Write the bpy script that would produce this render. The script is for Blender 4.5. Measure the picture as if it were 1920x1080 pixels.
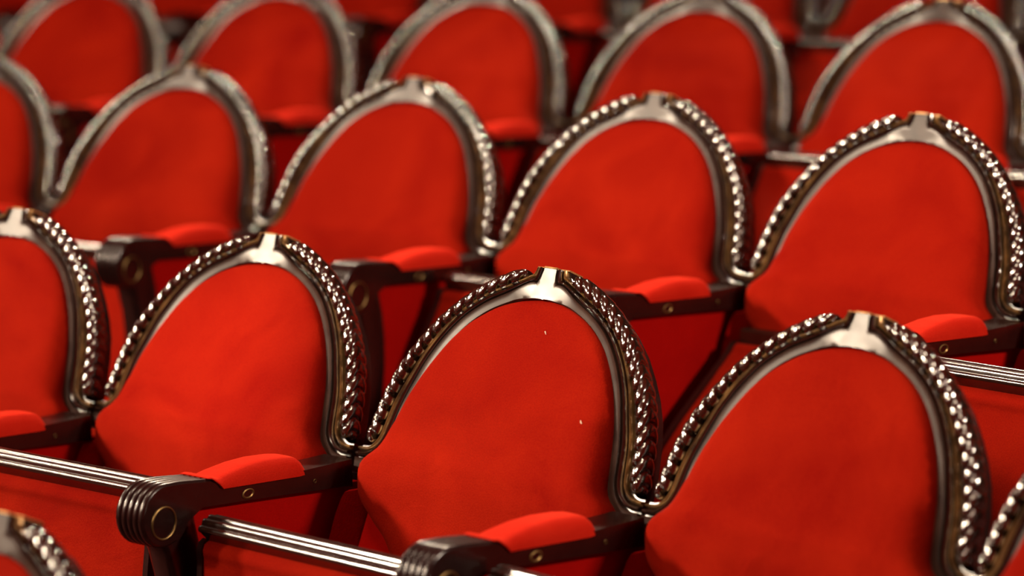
import bpy, math, random
from math import sin, cos, pi, sqrt, atan2, radians, floor
from mathutils import Vector, Matrix

# ------------------------------------------------------------------ camera, world, lights, exposure
scene = bpy.context.scene
for ob in list(bpy.data.objects):
    bpy.data.objects.remove(ob)
COL = scene.collection
CAM_Z = 1.735                      # lens height above the floor of the second row
cam_data = bpy.data.cameras.new('camera')
cam = bpy.data.objects.new('camera', cam_data)
COL.objects.link(cam)
cam_data.sensor_width = 36.0
cam_data.lens = 5664.04 / 1920 * 36.0
PITCH, ROLL = 0.184219, -0.029918
fw = Vector((0, cos(PITCH), -sin(PITCH))); rt = Vector((1, 0, 0)); up = rt.cross(fw)
rt2 = cos(ROLL) * rt + sin(ROLL) * up
up2 = -sin(ROLL) * rt + cos(ROLL) * up
m3 = Matrix((rt2, up2, -fw)).transposed()
cam.matrix_world = Matrix.Translation((0, 0, CAM_Z)) @ m3.to_4x4()
cam_data.dof.use_dof = True
cam_data.dof.focus_distance = 4.36
cam_data.dof.aperture_fstop = 1.95
cam_data.clip_start = 0.05
scene.camera = cam

vs = scene.view_settings
vs.view_transform = 'Standard'; vs.look = 'None'; vs.gamma = 1.0; vs.use_curve_mapping = False
vs.exposure = 0.14

world = bpy.data.worlds.new('hall_dim_air'); scene.world = world
world.use_nodes = True
bgn = world.node_tree.nodes['Background']
bgn.inputs[0].default_value = (1.0, 0.05, 0.028, 1); bgn.inputs[1].default_value = 0.24

def lamp(name, kind, loc, target, power, color, size=0.3, spot=None, blend=0.5):
    d = bpy.data.lights.new(name, kind)
    d.energy = power; d.color = color
    if kind == 'AREA':
        d.shape = 'DISK'; d.size = size; d.spread = radians(spot or 180)
    elif kind == 'SPOT':
        d.shadow_soft_size = size; d.spot_size = radians(spot); d.spot_blend = blend
    else:
        d.shadow_soft_size = size
    o = bpy.data.objects.new(name, d); COL.objects.link(o)
    o.location = loc
    if target is not None:
        o.rotation_euler = (Vector(target) - Vector(loc)).to_track_quat('-Z', 'Y').to_euler()
    return o
WARM = (1.0, 0.80, 0.58)
lamp('stage_lamp_front', 'SPOT', (-3.5, 0.0, 4.6), (0.70, 4.45, 0.85), 1750, WARM, 0.70, 25, 1.0)
lamp('stage_flood_left', 'AREA', (-5.4, 4.3, 3.7), (0.45, 4.95, 0.85), 122, WARM, 0.50, 80)
lamp('stage_flood_near', 'AREA', (-4.9, 2.8, 2.9), (0.45, 4.80, 0.85), 40, WARM, 0.34, 80)
lamp('stage_flood_far', 'AREA', (-4.4, 6.4, 4.3), (0.0, 5.2, 0.9), 18, WARM, 0.30, 90)
lamp('side_lamp_right', 'SPOT', (4.4, 2.2, 3.1), (0.0, 5.2, 0.7), 1248, (1, .80, .62), 0.22, 64, 1.0)
lamp('balcony_lamp', 'SPOT', (0.6, 9.2, 5.2), (0.1, 4.6, 0.9), 1488, WARM, 0.15, 60, 0.8)
lamp('back_rows_fill', 'SPOT', (-5.2, 5.2, 4.4), (-1.0, 7.9, 0.95), 900, (1, .62, .40), 0.25, 30, 1.0)  # unseen fill, added to lift the left and back rows
lamp('overhead_fill', 'SPOT', (-1.0, 3.6, 5.8), (0.1, 4.9, 0.8), 620, WARM, 0.60, 44, 1.0)  # no known fixture, added overhead to brighten the arm pads
PATCH_WARM = (1.0, 0.90, 0.62)  # for unseen narrow spots added to brighten patches on single cushions
lamp('cushion_patch_fill', 'SPOT', (-3.6, 2.4, 4.6), (-0.44, 4.62, 0.72), 2000, PATCH_WARM, 0.06, 4.6, 1.0)
lamp('cushion_patch_fill', 'SPOT', (-4.2, 3.4, 4.6), (-0.52, 6.82, 0.97), 912, PATCH_WARM, 0.06, 4.6, 1.0)
lamp('cushion_patch_fill', 'SPOT', (-4.2, 3.0, 4.6), (-0.09, 6.50, 1.00), 1008, PATCH_WARM, 0.06, 6.0, 1.0)
lamp('cushion_patch_fill', 'SPOT', (-3.6, 2.0, 4.4), (0.66, 5.90, 0.86), 792, PATCH_WARM, 0.06, 3.6, 1.0)

# ------------------------------------------------------------------ materials
def new_mat(name):
    m = bpy.data.materials.new(name); m.use_nodes = True
    nt = m.node_tree
    return m, nt, nt.nodes['Principled BSDF']

def noise(nt, scale, detail=3, rough=0.5, vec=None, dist=0.0):
    n = nt.nodes.new('ShaderNodeTexNoise')
    n.inputs['Scale'].default_value = scale; n.inputs['Detail'].default_value = detail
    n.inputs['Roughness'].default_value = rough; n.inputs['Distortion'].default_value = dist
    if vec is not None: nt.links.new(vec, n.inputs['Vector'])
    return n

def ramp(nt, fac, stops):
    r = nt.nodes.new('ShaderNodeValToRGB')
    els = r.color_ramp.elements
    while len(els) < len(stops): els.new(0.5)
    for e, (p, c) in zip(els, stops):
        e.position = p; e.color = (*c, 1)
    nt.links.new(fac, r.inputs[0])
    return r

def velvet(name, lo, hi, sheen=0.06):
    m, nt, b = new_mat(name)
    tc = nt.nodes.new('ShaderNodeTexCoord'); oi = nt.nodes.new('ShaderNodeObjectInfo')
    add = nt.nodes.new('ShaderNodeVectorMath'); add.operation = 'MULTIPLY_ADD'
    comb = nt.nodes.new('ShaderNodeCombineXYZ')
    for k in range(3): nt.links.new(oi.outputs['Random'], comb.inputs[k])
    nt.links.new(comb.outputs[0], add.inputs[0]); add.inputs[1].default_value = (31, 17, 53)
    nt.links.new(tc.outputs['Object'], add.inputs[2])
    v = add.outputs[0]
    big = noise(nt, 5.5, 4, 0.55, v, 0.6)
    fine = noise(nt, 420, 2, 0.6, v)
    mix = nt.nodes.new('ShaderNodeMix'); mix.data_type = 'FLOAT'
    mix.inputs[0].default_value = 0.36
    nt.links.new(big.outputs[0], mix.inputs[2]); nt.links.new(fine.outputs[0], mix.inputs[3])
    r = ramp(nt, mix.outputs[0], [(0.32, lo), (0.68, hi)])
    nt.links.new(r.outputs[0], b.inputs['Base Color'])
    b.inputs['Roughness'].default_value = 0.9
    b.inputs['Specular IOR Level'].default_value = 0.02
    b.inputs['Sheen Weight'].default_value = sheen
    b.inputs['Sheen Roughness'].default_value = 0.45
    b.inputs['Sheen Tint'].default_value = (1.0, 0.11, 0.04, 1)
    bump = nt.nodes.new('ShaderNodeBump'); bump.inputs['Strength'].default_value = 0.3
    bump.inputs['Distance'].default_value = 0.002
    nt.links.new(fine.outputs[0], bump.inputs['Height'])
    b2 = nt.nodes.new('ShaderNodeBump'); b2.inputs['Strength'].default_value = 0.35
    b2.inputs['Distance'].default_value = 0.012
    soft = noise(nt, 9, 3, 0.5, v, 0.8)
    mp = nt.nodes.new('ShaderNodeMapping'); mp.inputs['Scale'].default_value = (13, 3, 2.2)
    nt.links.new(v, mp.inputs['Vector'])
    cre = noise(nt, 1.0, 2, 0.5, mp.outputs[0], 0.4)
    ad = nt.nodes.new('ShaderNodeMath'); ad.operation = 'MULTIPLY_ADD'; ad.inputs[1].default_value = 0.7
    nt.links.new(cre.outputs[0], ad.inputs[0]); nt.links.new(soft.outputs[0], ad.inputs[2])
    nt.links.new(ad.outputs[0], b2.inputs['Height']); nt.links.new(bump.outputs[0], b2.inputs['Normal'])
    nt.links.new(b2.outputs[0], b.inputs['Normal'])
    return m

M = {}
M['velvet'] = velvet('red_velvet', (0.102, 0.0013, 0.0004), (0.174, 0.0064, 0.0014))
M['velvet_pad'] = velvet('arm_velvet_painted_sheen', (0.24, 0.005, 0.002), (0.33, 0.012, 0.005), 0.12)  # lighter red paints in the sheen on the pad tops
M['velvet_side'] = velvet('red_velvet_side', (0.17, 0.001, 0.0007), (0.215, 0.0018, 0.0009), 0.04)

def lacquer(name, lo, hi, r0, r1, spec=1.5, coat=0.0):
    m, nt, b = new_mat(name)
    tc = nt.nodes.new('ShaderNodeTexCoord')
    n = noise(nt, 26, 4, 0.6, tc.outputs['Object'])
    r = ramp(nt, n.outputs[0], [(0.35, lo), (0.7, hi)])
    nt.links.new(r.outputs[0], b.inputs['Base Color'])
    mr = nt.nodes.new('ShaderNodeMapRange')
    mr.inputs[3].default_value = r0; mr.inputs[4].default_value = r1
    n2 = noise(nt, 60, 3, 0.6, tc.outputs['Object'])
    nt.links.new(n2.outputs[0], mr.inputs[0]); nt.links.new(mr.outputs[0], b.inputs['Roughness'])
    b.inputs['IOR'].default_value = spec
    b.inputs['Coat Weight'].default_value = coat; b.inputs['Coat Roughness'].default_value = 0.06
    return m
M['wood'] = lacquer('dark_lacquered_wood', (0.006, 0.0022, 0.0016), (0.014, 0.005, 0.003), 0.14, 0.22, 1.8)
M['rope'] = lacquer('dark_carved_wood', (0.004, 0.0014, 0.0008), (0.012, 0.0045, 0.002), 0.11, 0.17, 2.2)
M['band'] = lacquer('rubbed_band_wood', (0.012, 0.005, 0.004), (0.026, 0.013, 0.009), 0.24, 0.40, 1.33)
M['wood_dull'] = lacquer('dark_arm_wood', (0.005, 0.0012, 0.001), (0.009, 0.002, 0.0016), 0.20, 0.30, 1.5)

m, nt, b = new_mat('worn_gilding')
tc = nt.nodes.new('ShaderNodeTexCoord'); n = noise(nt, 70, 4, 0.6, tc.outputs['Object'])
r = ramp(nt, n.outputs[0], [(0.35, (0.14, 0.06, 0.02)), (0.65, (0.62, 0.36, 0.13))])
nt.links.new(r.outputs[0], b.inputs['Base Color'])
b.inputs['Metallic'].default_value = 0.75; b.inputs['Roughness'].default_value = 0.38
M['gilt'] = m
m, nt, b = new_mat('fillet_painted_glint')  # gold tone paints in a warm reflection along the bead
tc = nt.nodes.new('ShaderNodeTexCoord'); n = noise(nt, 30, 4, 0.6, tc.outputs['Object'])
r = ramp(nt, n.outputs[0], [(0.35, (0.03, 0.014, 0.005)), (0.7, (0.26, 0.14, 0.045))])
nt.links.new(r.outputs[0], b.inputs['Base Color'])
b.inputs['Metallic'].default_value = 0.6; b.inputs['Roughness'].default_value = 0.32
M['fillet'] = m
m, nt, b = new_mat('dull_brass')
b.inputs['Base Color'].default_value = (0.12, 0.075, 0.026, 1)
b.inputs['Metallic'].default_value = 0.9; b.inputs['Roughness'].default_value = 0.4
M['brass'] = m
m, nt, b = new_mat('pale_lint')
b.inputs['Base Color'].default_value = (0.45, 0.30, 0.22, 1); b.inputs['Roughness'].default_value = 0.9
M['lint'] = m
m, nt, b = new_mat('red_carpet')
tc = nt.nodes.new('ShaderNodeTexCoord'); n = noise(nt, 90, 4, 0.7, tc.outputs['Object'])
r = ramp(nt, n.outputs[0], [(0.3, (0.05, 0.004, 0.003)), (0.7, (0.11, 0.008, 0.005))])
nt.links.new(r.outputs[0], b.inputs['Base Color']); b.inputs['Roughness'].default_value = 0.95
M['carpet'] = m
m, nt, b = new_mat('dark_hall_panelling')
tc = nt.nodes.new('ShaderNodeTexCoord'); n = noise(nt, 4, 4, 0.6, tc.outputs['Object'])
r = ramp(nt, n.outputs[0], [(0.3, (0.03, 0.006, 0.004)), (0.7, (0.06, 0.012, 0.007))])
nt.links.new(r.outputs[0], b.inputs['Base Color']); b.inputs['Roughness'].default_value = 0.7
M['wall'] = m

# ------------------------------------------------------------------ mesh helpers
# local chair axes used below: x along the row, y FORWARD (out of the seat), z up; stored as (x, -y, z)
def V(x, y, z): return (x, -y, z)
TILT = 0.452973
CT, ST = cos(TILT), sin(TILT)
def B(x, s, n):                      # point on the reclined back: s up the back, n out of it
    return V(x, -s * ST + n * CT, s * CT + n * ST)

class MB:
    def __init__(self): self.v = []; self.f = []
    def add(self, vs, fs):
        o = len(self.v); self.v += [tuple(p) for p in vs]; self.f += [tuple(i + o for i in f) for f in fs]
    def grid(self, rows, closed_u=False, closed_v=False, caps=False):
        nr, nc = len(rows), len(rows[0])
        vs = [p for r_ in rows for p in r_]; fs = []
        for i in range(nr if closed_v else nr - 1):
            for j in range(nc if closed_u else nc - 1):
                a = i * nc + j; b_ = i * nc + (j + 1) % nc
                c = ((i + 1) % nr) * nc + (j + 1) % nc; d = ((i + 1) % nr) * nc + j
                fs.append((a, b_, c, d))
        if caps:
            fs.append(tuple(range(nc))); fs.append(tuple((nr - 1) * nc + k for k in range(nc)))
        self.add(vs, fs)
    def build(self, name, mat, parent=None, sharp=35):
        me = bpy.data.meshes.new(name); me.from_pydata(self.v, [], self.f)
        import bmesh
        bm = bmesh.new(); bm.from_mesh(me)
        bmesh.ops.remove_doubles(bm, verts=bm.verts, dist=1e-6)
        bmesh.ops.recalc_face_normals(bm, faces=bm.faces)
        bm.to_mesh(me); bm.free()
        for p in me.polygons: p.use_smooth = True
        me.set_sharp_from_angle(angle=radians(sharp))
        me.materials.append(mat)
        o = bpy.data.objects.new(name, me); COL.objects.link(o)
        if parent: o.parent = parent
        return o

def interp(tab, t):
    if t <= tab[0][0]: return tab[0][1]
    for (a, va), (b_, vb) in zip(tab, tab[1:]):
        if t <= b_: return va + (vb - va) * (t - a) / (b_ - a)
    return tab[-1][1]

def smooth_curve(pts, n):
    """Catmull-Rom through pts, resampled to n points at equal arc length."""
    P = [Vector(p) for p in pts]
    P = [2 * P[0] - P[1]] + P + [2 * P[-1] - P[-2]]
    out = []
    for i in range(1, len(P) - 2):
        for k in range(12):
            t = k / 12
            p0, p1, p2, p3 = P[i - 1:i + 3]
            out.append(0.5 * ((2 * p1) + (p2 - p0) * t + (2 * p0 - 5 * p1 + 4 * p2 - p3) * t * t + (3 * p1 - p0 - 3 * p2 + p3) * t ** 3))
    out.append(P[-2].copy())
    L = [0]
    for a, b_ in zip(out, out[1:]): L.append(L[-1] + (b_ - a).length)
    res = []; j = 0
    for k in range(n):
        d = L[-1] * k / (n - 1)
        while j < len(L) - 2 and L[j + 1] < d: j += 1
        t = (d - L[j]) / max(L[j + 1] - L[j], 1e-9)
        res.append(out[j].lerp(out[j + 1], min(max(t, 0), 1)))
    return res

# half outlines of the arched back, right-hand side, (x, s)
PAIRS = [((.2762, -.016), (.2762, .019)), ((.262, -.0165), (.270, .019)), ((.243, -.013), (.260, .021)), ((.226, -.003), (.2515, .027)), ((.2125, .012), (.2455, .037)), ((.205, .030), (.2425, .050)), ((.2005, .056), (.2405, .066)), ((.195, .089), (.235, .094)), ((.186, .125), (.2195, .1355)), ((.174, .158), (.204, .1735)), ((.154, .194), (.181, .2125)), ((.128, .225), (.151, .248)), ((.096, .249), (.1125, .2765)), ((.060, .266), (.080, .2915)), ((.043, .2708), (.065, .2980)), ((.028, .2738), (.0535, .3030)), ((.014, .2755), (.0440, .3080)), ((.004, .2758), (.0365, .3125)), ((0, .2762), (.0335, .3155)), ((0, .295), (.0318, .3190)), ((0, .322), (.0305, .3225))]
R_H = [(.262, .026), (.2555, .045), (.252, .068), (.246, .100), (.236, .134), (.221, .165), (.203, .193), (.181, .222), (.154, .2485), (.1255, .271), (.094, .2900), (.068, .3020), (.045, .3100)]
def crspline(pts, n):
    P = [Vector(p) for p in pts]; P = [2 * P[0] - P[1]] + P + [2 * P[-1] - P[-2]]
    out = []
    for i in range(1, len(P) - 2):
        for k in range(n):
            t = k / n
            p0, p1, p2, p3 = P[i - 1:i + 3]
            out.append(0.5 * ((2 * p1) + (p2 - p0) * t + (2 * p0 - 5 * p1 + 4 * p2 - p3) * t * t + (3 * p1 - p0 - 3 * p2 + p3) * t ** 3))
    return out + [P[-2]]
I_S = crspline([a for a, _ in PAIRS], 6); G_S = crspline([b_ for _, b_ in PAIRS], 6)
KEY0 = 14 * 6                      # from here on the section turns up into the keystone

# moulding profile (w across from cushion edge to rope, n proud of the back)
BAND = [(-.10, -.028), (-.10, -.004), (0, .0038), (.03, .0062), (.12, .0068), (.22, .0074), (.32, .0082), (.375, .0090), (.40, .0095), (.418, .0082), (.428, .000), (.428, -.028)]
BEAD = [(.40, -.030), (.42, .0003), (.475, .0003), (.50, .006), (.54, .0095), (.59, .011), (.64, .0095), (.69, .005), (.715, .0005), (.76, -.001), (1.0, -.001), (1.0, -.032)]
GPROF = [(.755, -.002), (.765, .003), (.80, .0068), (.84, .0080), (.88, .0068), (.92, .003), (.935, -.002)]
def sweep(prof, keystone=False):
    mb = MB()
    for side in (1, -1):
        rows = []
        for k, (a, b_) in enumerate(zip(I_S, G_S)):
            f_ = min(1, max(0, (k - KEY0 + 8) / 18)); f_ = f_ * f_ * (3 - 2 * f_)
            row = []
            for w, n in prof:
                if keystone:
                    if n > 0: n = n + f_ * (.0088 - n) * (1 if w < .39 else 0)
                    if w < 0: w *= (1 - f_)
                fr = .40 + .24 * sin(pi * min(1, max(0, (k - KEY0 + 10) / (len(I_S) - 1 - KEY0 + 10)))) ** 1.5
                if 0 < w <= .43: w *= fr / .40
                elif w > .43: w = 1 - (1 - w) * (1 - fr) / .60
                p = a + (b_ - a) * w
                row.append(B(side * p.x, p.y, n))
            rows.append(row)
        mb.grid(rows, closed_u=True, caps=True)
    return mb
def back_frame(): return sweep(BEAD)
def inner_band(): return sweep(BAND, True)
def glint_fillet(): return sweep(GPROF)  # thin bead, its gold a painted reflection

def rope(side):
    """carved rope moulding, one half of the arch: a rounded roll cut by slanting leaf notches"""
    mb = MB(); NB = 17; N = NB * 16
    C = smooth_curve(R_H, N); rows = []
    NA = 30
    for k in range(N):
        p = C[k]; q = C[min(k + 1, N - 1)] - C[max(k - 1, 0)]; q.normalize()
        nrm = Vector((q.y, -q.x))                       # outwards
        row = []
        u = k / 16.0
        end = min(1.0, 0.45 + 0.55 * sqrt(min(k, N - 1 - k) / 10)) if min(k, N - 1 - k) < 10 else 1.0
        for j in range(NA):
            a = 2 * pi * j / NA                         # 0 outwards, 90deg forward
            ca, sa = cos(a), sin(a)
            ph = (u - 0.42 * ca + .25 * max(sa, 0)) % 1.0
            inner = max(0.0, min(1.0, 0.5 - 0.8 * ca)) if sa > -.3 else 0.0
            dome = max(0.0, sin(pi * ph)) ** .6
            notch = max(0.0, 1 - min(ph, 1 - ph) / .21)
            d = (.16 + .40 * inner) if sa > -.3 else .05
            e = 1.03 - d * notch - .16 * (1 - dome)
            w_ = 0.0122 * ca * e * end
            n_ = (0.0130 if sa > 0 else 0.027) * sa * e * end
            x, s = p + nrm * w_
            row.append(B(side * x, s, n_))
        rows.append(row)
    mb.grid(rows, closed_u=True, caps=True)
    return mb

def crest_cap():
    mb = MB()
    for x0, x1, n0, n1 in ((-.0122, .0122, -.026, .0102), (.0122, .031, -.030, .0030), (-.031, -.0122, -.030, .0030)):
        rows = []
        for k in range(9):
            x = x0 + (x1 - x0) * k / 8
            rows.append([B(x, .3222, n0), B(x, .3222, n1), B(x, .3246, n1 - .0016), B(x, .3246, n0 + .0015)])
        mb.grid(rows, closed_u=True, caps=True)
    return mb

def back_shell():
    """closed rear shell behind the arch, running down to the floor between the arms"""
    mb = MB(); rows = []
    T = [(-.60, .232), (-.30, .236), (-.06, .238), (-.02, .240), (.02, .256), (.045, .256), (.068, .252), (.1, .246), (.134, .236), (.165, .221), (.193, .203), (.222, .181), (.2485, .154), (.271, .1255), (.29, .092), (.302, .060), (.311, .02)]
    nfront = lambda s: -.026 if s > -.03 else -.034
    for s, h in T:
        rows.append([B(h * u, s, nfront(s)) for u in (-1, -.5, 0, .5, 1)] + [B(h * u, s, -.044 - .012 * (1 - u * u)) for u in (1, .5, 0, -.5, -1)])
    mb.grid(rows, closed_u=True, caps=True)
    return mb
def back_panel():
    mb = MB(); rows = []
    for s in (-.016, -.1, -.2, -.3, -.42):
        rows.append([B(x, s, -.012) for x in (-.238, 0, .238)] + [B(x, s, -.036) for x in (.238, 0, -.238)])
    mb.grid(rows, closed_u=True, caps=True)
    return mb

CW = [(-.22, .105), (-.20, .115), (-.16, .136), (-.115, .170), (-.09, .203), (-.06, .236), (-.035, .2425), (-.024, .2440), (-.016, .2440), (-.008, .2405), (.000, .232), (.008, .222), (.016, .2155), (.026, .2115), (.040, .2085), (.056, .2055), (.089, .199), (.125, .189), (.158, .175), (.194, .155), (.225, .129), (.249, .097), (.2605, .074), (.268, .052), (.2725, .033), (.2755, .010)]
def cushion_n(s):
    A = interp([(-.22, .010), (-.18, .018), (-.14, .024), (-.08, .028), (-.02, .034), (.05, .042), (.10, .040), (.14, .034), (.19, .025), (.23, .017), (.26, .009), (.2755, .002)], s)
    base = interp([(-.22, -.018), (-.14, -.006), (-.08, .004), (-.03, .016), (.005, .017), (.03, .010), (.06, .003), (.12, -.001), (.2755, -.002)], s)
    return A, base
def side_wing(side):
    """velvet wing that closes the gap between the tapering back cushion and the panel below the arm"""
    mb = MB(); rows = []
    for y2, z2 in ((.060, -.037), (.068, -.045), (.081, -.066), (.098, -.105), (.125, -.16), (.16, -.23)):
        b_ = Vector(V(side * .2475, y2, z2)); a = Vector(V(side * .238, y2 - .085, z2 - .004))
        back = Vector((side * .003, .012, 0))
        rows.append([a, (a + b_) / 2, b_, b_ + back, a + back])
    mb.grid(rows, closed_u=True, caps=True)
    return mb
def back_cushion():
    mb = MB(); rows = []
    cw = smooth_curve([(s * 1.0, h) for s, h in CW], 70)
    NU = 44
    for s, h in cw:
        A, base = cushion_n(s)
        row = []
        for j in range(NU + 1):
            u = sin(pi / 2 * sin(-pi / 2 + pi * j / NU))
            n = base + A * (1 - abs(u) ** 12) ** 0.5
            row.append(B(h * u, s, n))
        row = [B(-h * .985, s, -.022)] + row + [B(h * .985, s, -.022)]
        rows.append(row)
    mb.grid(rows, closed_u=True, caps=True)
    return mb

# armrest: profile in (y, z), extruded across x
AX = .28; AW = .0275
def VA(x, y, z): return V(x, y, z - .0225 * y)
def arm_profile():
    P = [(.031, -.0355), (.056, -.030), (.231, -.006), (.340, .008), (.372, -.006)]
    c = (.412, .013); rr = .0455
    for k in range(26):
        a = radians(222 + (360 + 97 - 222) * k / 25)
        P.append((c[0] + rr * cos(a), c[1] + rr * sin(a)))
    P += [(.38, .0555), (.34, .0485), (.322, .0455), (.308, .034), (.22, .024), (.13, .013), (.05, .008), (.031, .007)]
    return P
def armrest():
    mb = MB(); P = arm_profile(); n = len(P); rows = []
    fl0, fl1 = 8, 33                  # fluted run: round the scroll and along the top
    NX = 50
    xs = [-AW - .0005, -AW] + [-AW + 2 * AW * k / NX for k in range(1, NX)] + [AW, AW + .0005]
    for idx, x in enumerate(xs):
        row = []
        t = (x + AW) / (2 * AW)
        g = abs(sin(pi * 5 * min(max(t, 0), 1))) ** 0.6
        for i, (y, z) in enumerate(P):
            if fl0 <= i <= fl1:
                a, b_ = P[i - 1], P[(i + 1) % n]
                d = Vector((b_[0] - a[0], b_[1] - a[1])).normalized()
                off = -.0042 * (1 - g)
                y, z = y + d.y * -off * -1 * 1, z - d.x * -off * -1
            row.append(VA(AX + x, y, z))
        rows.append(row)
    mb.grid(rows, closed_u=True, caps=True)
    return mb
def scroll_ring(side):
    mb = MB(); rows = []
    for k in range(40):
        a = 2 * pi * k / 40
        row = []
        for j in range(8):
            t = 2 * pi * j / 8
            r_ = .0225 + .0016 * cos(t)
            row.append(VA(AX + side * (AW + .0008 + .0016 * sin(t)), .4165 + r_ * cos(a), .004 + r_ * sin(a)))
        rows.append(row)
    mb.grid(rows, closed_u=True, closed_v=True)
    return mb
def screw(y, z, ry, rz):
    mb = MB(); rows = []
    for k in range(20):
        a = 2 * pi * k / 20; row = []
        for rr, dx in ((1.0, -.001), (1.0, .0012), (.8, .0018), (.62, .0008), (.6, -.0004)):
            row.append(VA(AX + AW + dx, y + ry * rr * cos(a), z + rz * rr * sin(a)))
        rows.append(row)
    mb.grid(rows, closed_v=True)
    mb.f.append(tuple(k * 5 + 4 for k in range(20)))
    return mb
def arm_pad():
    mb = MB(); rows = []
    N = 30; NJ = 24
    for i in range(N + 1):
        t = i / N
        y = .128 + (.328 - .128) * t
        zb = interp([(.128, .0125), (.22, .0235), (.308, .034), (.322, .0455), (.34, .0485)], y)      # wood beneath
        ht = interp([(0, .004), (.03, .014), (.08, .021), (.2, .0235), (.4, .0240), (.6, .0205), (.8, .0130), (.93, .006), (1, .0015)], t)
        row = []
        hw = AW + .0045 - .005 * max(0, .10 - t) / .1 - .004 * max(0, t - .93) / .07
        lo = -.007 if y < .306 else .0
        for j in range(NJ + 1):
            u = sin(pi / 2 * (-1 + 2 * j / NJ))
            row.append(VA(AX + hw * u, y, zb + lo + (ht - lo) * (1 - abs(u) ** 5) ** 0.5))
        rows.append(row)
    mb.grid(rows, closed_u=True, caps=True)
    return mb

FLOOR = -.665
def arm_post():
    mb = MB(); rows = []
    T = [(-.004, .346, .430), (-.02, .344, .424), (-.05, .338, .410), (-.09, .335, .400), (-.14, .337, .396), (-.2, .348, .400), (-.28, .366, .412), (-.38, .380, .424), (-.5, .376, .432), (-.62, .36, .445), (FLOOR, .355, .45)]
    for z, y0, y1 in T:
        ym = (y0 + y1) / 2; hy = (y1 - y0) / 2; row = []
        for k in range(20):
            a = 2 * pi * k / 20
            ca, sa = cos(a), sin(a)
            row.append(V(AX + .0245 * math.copysign(abs(ca) ** .55, ca), ym + hy * math.copysign(abs(sa) ** .55, sa), z))
        rows.append(row)
    mb.grid(rows, closed_u=True, caps=True)
    return mb
def side_panel():
    mb = MB(); rows = []
    for z in (-.56, -.4, -.25, -.12, .0):
        row = []
        y1 = .372 if z < -.05 else .350
        for (x, y) in ((-.013, .0 - z * .38), (-.013, y1), (.013, y1), (.013, .0 - z * .38)):
            zz = z if z < 0 else interp([(0, -.036), (.056, -.0315), (.231, -.012), (.35, -.001)], y)
            row.append(V(AX + x, y, zz))
        rows.append(row)
    mb.grid(rows, closed_u=True, caps=True)
    return mb

# tip-up seat in its own axes: u from hinge to front rail, v out of the underside
HINGE = (.255, -.345)
def SP(x, u, v): return (x, -v, u)      # local seat: z = u, -y(blender) = v forward
SEAT = [(.334, .006), (.333, .014), (.327, .020), (.319, .0225), (.3165, .0222), (.31, .0245), (.29, .033), (.25, .052), (.17, .087), (.09, .116), (.02, .130), (-.05, .120), (-.09, .08), (-.10, .02), (-.095, -.04), (-.05, -.062), (.05, -.075), (.20, -.070), (.28, -.054), (.318, -.032), (.33, -.012)]
SHW = .2235
def seat_velvet():
    mb = MB(); rows = []
    cu = sum(u for u, _ in SEAT) / len(SEAT); cv = sum(v for _, v in SEAT) / len(SEAT)
    for k in range(25):
        w = -1 + 2 * k / 24
        x = (SHW - .004) * (sin(pi / 2 * w) * .35 + w * .65)
        sc = 1 - .10 * max(0, (abs(x) - SHW + .035) / .035) ** 2.4
        bulge = .010 * (1 - (x / SHW) ** 2)
        rows.append([SP(x, cu + (u - cu) * (sc if u < .29 else 1), cv + (v - cv) * sc + (bulge if v > .04 else 0) - (bulge if v < -.05 else 0)) for u, v in SEAT])
    mb.grid(rows, closed_u=True, caps=True)
    return mb
def seat_rail():
    mb = MB(); rows = []
    xs = [-SHW, -SHW + .002, -SHW + .006] + [-SHW + .01 + (2 * SHW - .02) * k / 12 for k in range(13)] + [SHW - .006, SHW - .002, SHW]
    NA = 64
    for x in xs:
        e = min(1, .55 + .45 * sqrt(max(0, (SHW - abs(x)) / .006)))
        row = []
        for j in range(NA):
            a = 2 * pi * j / NA
            deg = (math.degrees(a) + 180) % 360 - 180
            if 25 <= deg <= 155: rr = .0205 + .0052 * abs(sin(pi * (deg - 25) / 32.5)) ** .6
            elif -75 <= deg < 25: rr = .0205 * cos(radians(50)) / cos(radians(deg + 25))
            else: rr = .0205
            rr *= e
            row.append(SP(x, .344 + rr * sin(a) * .92, -.004 + rr * cos(a)))
        rows.append(row)
    mb.grid(rows, closed_u=True, caps=True)
    return mb
def seat_trim(side):
    mb = MB(); rows = []
    line = SEAT[0:13]
    for i, (u, v) in enumerate(line):
        a = line[max(i - 1, 0)]; b_ = line[min(i + 1, len(line) - 1)]
        d = Vector((b_[0] - a[0], b_[1] - a[1])).normalized()
        nu, nv = -d.y, d.x
        if nv < 0: nu, nv = -nu, -nv
        row = []
        for dx, dn in ((-.006, -.012), (-.006, .0035), (.004, .0035), (.004, -.012)):
            row.append(SP(side * (SHW - .002 + dx), u + nu * dn, v + nv * dn))
        rows.append(row)
    mb.grid(rows, closed_u=True, caps=True)
    return mb
def pedestal():
    mb = MB(); rows = []
    for z, hx, y0, y1 in ((-.40, .20, .22, .30), (-.42, .21, .20, .31), (-.46, .06, .22, .29), (-.60, .05, .22, .29), (-.645, .14, .19, .33), (FLOOR, .15, .18, .34)):
        rows.append([V(-hx, y0, z), V(hx, y0, z), V(hx, y1, z), V(-hx, y1, z)])
    mb.grid(rows, closed_u=True, caps=True)
    return mb

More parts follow.
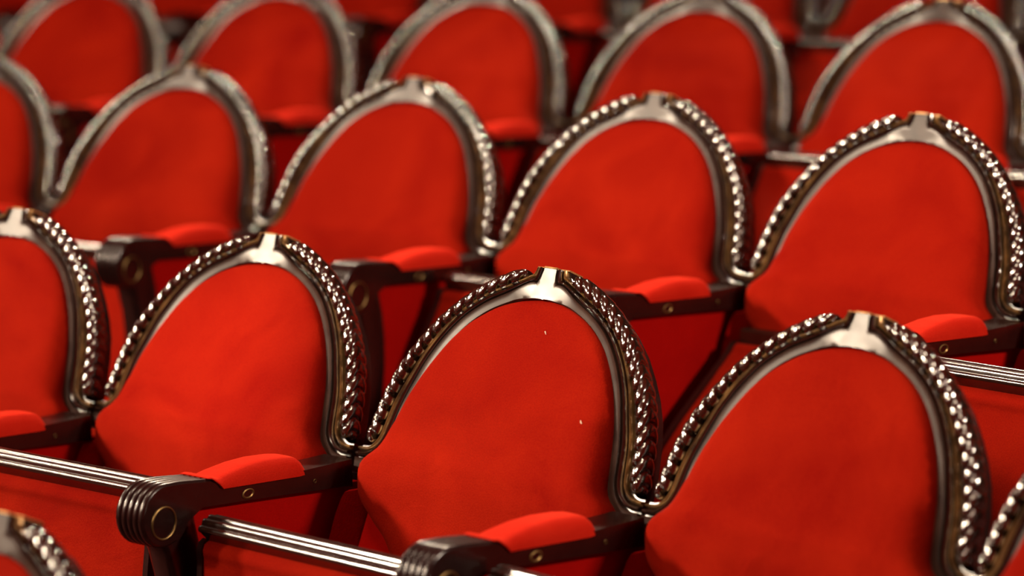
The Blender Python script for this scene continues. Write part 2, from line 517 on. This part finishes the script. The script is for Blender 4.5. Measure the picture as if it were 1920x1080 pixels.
# ------------------------------------------------------------------ the setting: raked, curved tiers
CX, CY = -7.073454746, -3.334889903
R0, TH0, PITCH_W = 10.305063, 0.81973969, 0.56
AZ = CAM_Z - 1.06782055
ROWS = {-1: (-0.12225, -1.00417, -0.14522), 0: (0, 0, 0), 1: (0.14742, 0.91473, 0.12536), 2: (0.23147, 1.83091, 0.21326), 3: (0.26539, 2.92585, 0.30729)}
OFFS = {(-1, -2): (0.0, -0.001), (0, -2): (-0.0012, -0.0081), (0, -1): (-0.0097, 0.0054), (0, 0): (0.0031, 0.0089), (0, 1): (0.0078, 0.0056), (1, -1): (0.0086, 0.0129), (1, 0): (0.0032, -0.0011), (1, 1): (-0.0062, 0.0009), (1, 2): (-0.0037, -0.0054), (1, 3): (-0.002, -0.0131), (2, 0): (0.0027, 0.002), (2, 1): (-0.0077, -0.0126), (2, 2): (-0.0048, -0.0063), (2, 3): (0.0034, 0.0028), (2, 4): (0.0064, 0.011)}
def polar(r, t): return (CX + r * cos(t), CY + r * sin(t))

def tier_floor():
    mb = MB(); ks = sorted(ROWS)
    prof = [(R0 + ROWS[-1][1] - 3.2, AZ + ROWS[-1][2] + FLOOR)]
    for a, b_ in zip(ks, ks[1:]):
        rm = R0 + ROWS[b_][1] - .50
        prof += [(rm, AZ + ROWS[a][2] + FLOOR), (rm, AZ + ROWS[b_][2] + FLOOR)]
    prof += [(R0 + ROWS[3][1] + 2.6, AZ + ROWS[3][2] + FLOOR)]
    prof += [(prof[-1][0], -1.2), (prof[0][0], -1.2)]
    rows = []
    for k in range(49):
        t = TH0 - .75 + 1.7 * k / 48
        rows.append([(*polar(r_, t), z) for r_, z in prof])
    mb.grid(rows, closed_u=True, caps=True)
    o = mb.build('floor', M['carpet'], sharp=20); o['kind'] = 'structure'
tier_floor()
def back_wall():
    mb = MB(); rows = []
    r0 = R0 + ROWS[3][1] + 2.3
    z0 = AZ + ROWS[3][2] + FLOOR - .002
    for k in range(49):
        t = TH0 - .7 + 1.6 * k / 48
        rows.append([(*polar(r_, t), z) for r_, z in ((r0, z0), (r0, z0 + 5), (r0 + .2, z0 + 5), (r0 + .2, z0))])
    mb.grid(rows, closed_u=True, caps=True)
    o = mb.build('wall_back', M['wall']); o['kind'] = 'structure'
back_wall()

# ------------------------------------------------------------------ one theatre chair
proto = bpy.data.objects.new('theatre_chair', None); COL.objects.link(proto)
def build_chair():
    ch = proto
    f_ = back_frame().build('back_frame', M['wood'], ch, 30)
    glint_fillet().build('glint_fillet', M['fillet'], f_)
    for s in (-1, 1): rope(s).build('rope_moulding', M['rope'], f_, 35)
    inner_band().build('inner_band', M['band'], f_, 30)
    cap = crest_cap().build('gilt_edge', M['gilt'], f_); cap['label'] = 'worn gilt top edge'
    back_shell().build('back_shell', M['wood_dull'], ch)
    back_panel().build('back_panel', M['velvet_side'], ch)
    back_cushion().build('back_cushion', M['velvet'], ch, 60)
    for s in (-1, 1): side_wing(s).build('side_wing', M['velvet_side'], ch)
    a_ = armrest().build('armrest', M['wood_dull'], ch, 30)
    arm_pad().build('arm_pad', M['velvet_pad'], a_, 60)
    for s in (-1, 1): scroll_ring(s).build('scroll_ring', M['brass'], a_)
    screw(.250, .0065, .0125, .0075).build('screw', M['brass'], a_)
    screw(.112, -.008, .0035, .0035).build('screw', M['brass'], a_)
    arm_post().build('arm_post', M['wood_dull'], ch, 40)
    side_panel().build('side_panel', M['velvet_side'], ch)
    st = seat_velvet().build('seat', M['velvet'], ch, 45)
    seat_rail().build('seat_rail', M['wood'], st, 50)
    for s in (-1, 1): seat_trim(s).build('seat_trim', M['wood_dull'], st)
    pedestal().build('pedestal', M['wood_dull'], ch)
build_chair()

def copy_tree(o, parent):
    c = o.copy(); COL.objects.link(c); c.parent = parent
    for k in list(o.children): copy_tree(k, c)
    return c
def kids(o): return {k.name.split('.')[0]: k for k in o.children}

ROWNAME = {-1: 'nearest row', 0: 'second row', 1: 'third row', 2: 'fourth row', 3: 'farthest row'}
SEAT_ANGLE = {(0, 0): 16.6, (0, -1): 15.5, (1, 3): -32, (1, 4): 16.0, (0, 1): 14, (0, -2): 14, (1, 2): -11, (2, 4): -14}
SEAT_SHIFT = {(0, -1): (0, .020), (0, 0): (0, -.014), (1, 3): (0, -.024), (1, 2): (0, -.012), (1, 0): (0, -.030), (1, 1): (0, -.030), (2, 0): (0, -.02), (2, 1): (0, -.02), (2, 2): (0, -.015)}
random.seed(4)
LABELS = {
    (-1, -2): 'nearest chair, only its carved dark crest and cushion top showing in the bottom left corner',
    (0, -2): 'red chair cut by the left edge just above the long shiny seat rail',
    (0, -1): 'red chair with an orange glow mid cushion behind the long shiny rail at left',
    (0, 0): 'sharpest red chair, below picture centre, with two pale lint flecks on its back cushion',
    (0, 1): 'largest red chair at lower right, its back cushion running out of the bottom edge',
    (0, 2): 'sliver of carved dark chair frame at the bottom right corner',
    (1, -1): 'red chair cut by the left edge in the row behind the sharpest chair',
    (1, 0): 'first whole red chair from the left in the row behind the sharpest chair',
    (1, 1): 'second whole red chair from the left in the row behind the sharpest chair',
    (1, 2): 'red chair right behind the sharpest one, third whole chair from left in its row',
    (1, 3): 'red chair right behind the largest one, its tipped seat edge a bent dark line',
    (1, 4): 'chair past the right edge, only its reeded dark seat rail and red seat showing',
    (2, 0): 'leftmost of the five blurred red chairs along the top edge',
    (2, 1): 'second from left of the five blurred chairs along the top, glowing low on its cushion',
    (2, 2): 'middle one of the five blurred red chairs along the top edge',
    (2, 3): 'fourth from left of the five blurred red chairs along the top edge',
    (2, 4): 'rightmost of the five blurred red chairs along the top, its whole crest in frame',
    (2, 5): 'blurred strip of chair at the right edge beside the rightmost top row chair',
    (3, -1): 'dim chair of the farthest row, glimpsed in the top left corner',
    (3, 0): 'dim farthest row chair glimpsed between the first and second blurred top chairs',
    (3, 1): 'farthest row chair glimpsed between the second and middle blurred top chairs',
    (3, 2): 'farthest row chair glimpsed between the middle and fourth blurred top chairs',
    (3, 3): 'farthest row chair glimpsed between the fourth and rightmost blurred top chairs',
    (3, 4): 'farthest row chair glimpsed right of the shiny frame foot near the top right',
}
def place(k, i, first=False):
    dth, dD, dz = ROWS[k]; Rk = R0 + dD
    dt, dr = OFFS.get((k, i), (random.uniform(-.003, .003), random.uniform(-.005, .005)))
    t = TH0 + dth - (i * PITCH_W + .55 * dt) / Rk
    o = proto if first else proto.copy()
    if not first:
        COL.objects.link(o)
        for c in PARTS: copy_tree(c, o)
    x, y = polar(Rk + dr, t)
    o.location = (x, y, AZ + dz)
    o.rotation_euler = (0, 0, t - pi / 2)
    s = kids(o)['seat']
    ang = radians(SEAT_ANGLE.get((k, i), -12 + random.uniform(-1.5, 1.5)))
    sy, sz = SEAT_SHIFT.get((k, i), (0, 0))
    s.location = (0, -(HINGE[0] + sy), HINGE[1] + sz)
    s.rotation_euler = (ang, 0, 0)
    o['label'] = LABELS.get((k, i), 'red velvet theatre chair')
    o['category'] = 'chair'
    o['group'] = 'red velvet theatre chairs in the ' + ROWNAME[k]
    return o
PARTS = list(proto.children)
ORDER = [(0, 0)] + [(0, i) for i in (-2, -1, 1, 2)] + [(-1, -2)] + [(1, i) for i in range(-1, 5)] + [(2, i) for i in range(0, 6)] + [(3, i) for i in range(-1, 5)]
CHAIRS = {}
for n_, (k, i) in enumerate(ORDER):
    CHAIRS[k, i] = place(k, i, first=(n_ == 0))

# two flecks of pale lint on the sharpest chair's cushion
def lint(x, s, label, seed):
    rnd = random.Random(seed); mb = MB(); rows = []
    A, base = cushion_n(s)
    h = interp(CW, s)
    n0 = base + A * (1 - abs(x / h) ** 12) ** 0.5 + .0006
    for k in range(7):
        t = k / 6; r_ = .0010 * sin(pi * (.12 + .76 * t))
        px, ps = x + .0042 * (t - .5), s + .0022 * sin(3.2 * t + seed)
        rows.append([B(px + r_ * cos(a) * .5, ps + r_ * cos(a), n0 + r_ * .6 * (1 + sin(a))) for a in (0, 1.26, 2.51, 3.77, 5.03)])
    mb.grid(rows, closed_u=True, caps=True)
    o = mb.build('lint_fleck', M['lint'])
    o.matrix_world = CHAIRS[0, 0].matrix_basis.copy()
    o['label'] = label; o['category'] = 'lint'; o['group'] = 'lint flecks on the sharpest chair'
lint(.031, .2255, 'pale lint fleck near the top of the sharpest chair cushion', 1)
lint(.160, .1045, 'pale lint fleck near the right side of the sharpest chair cushion', 2)
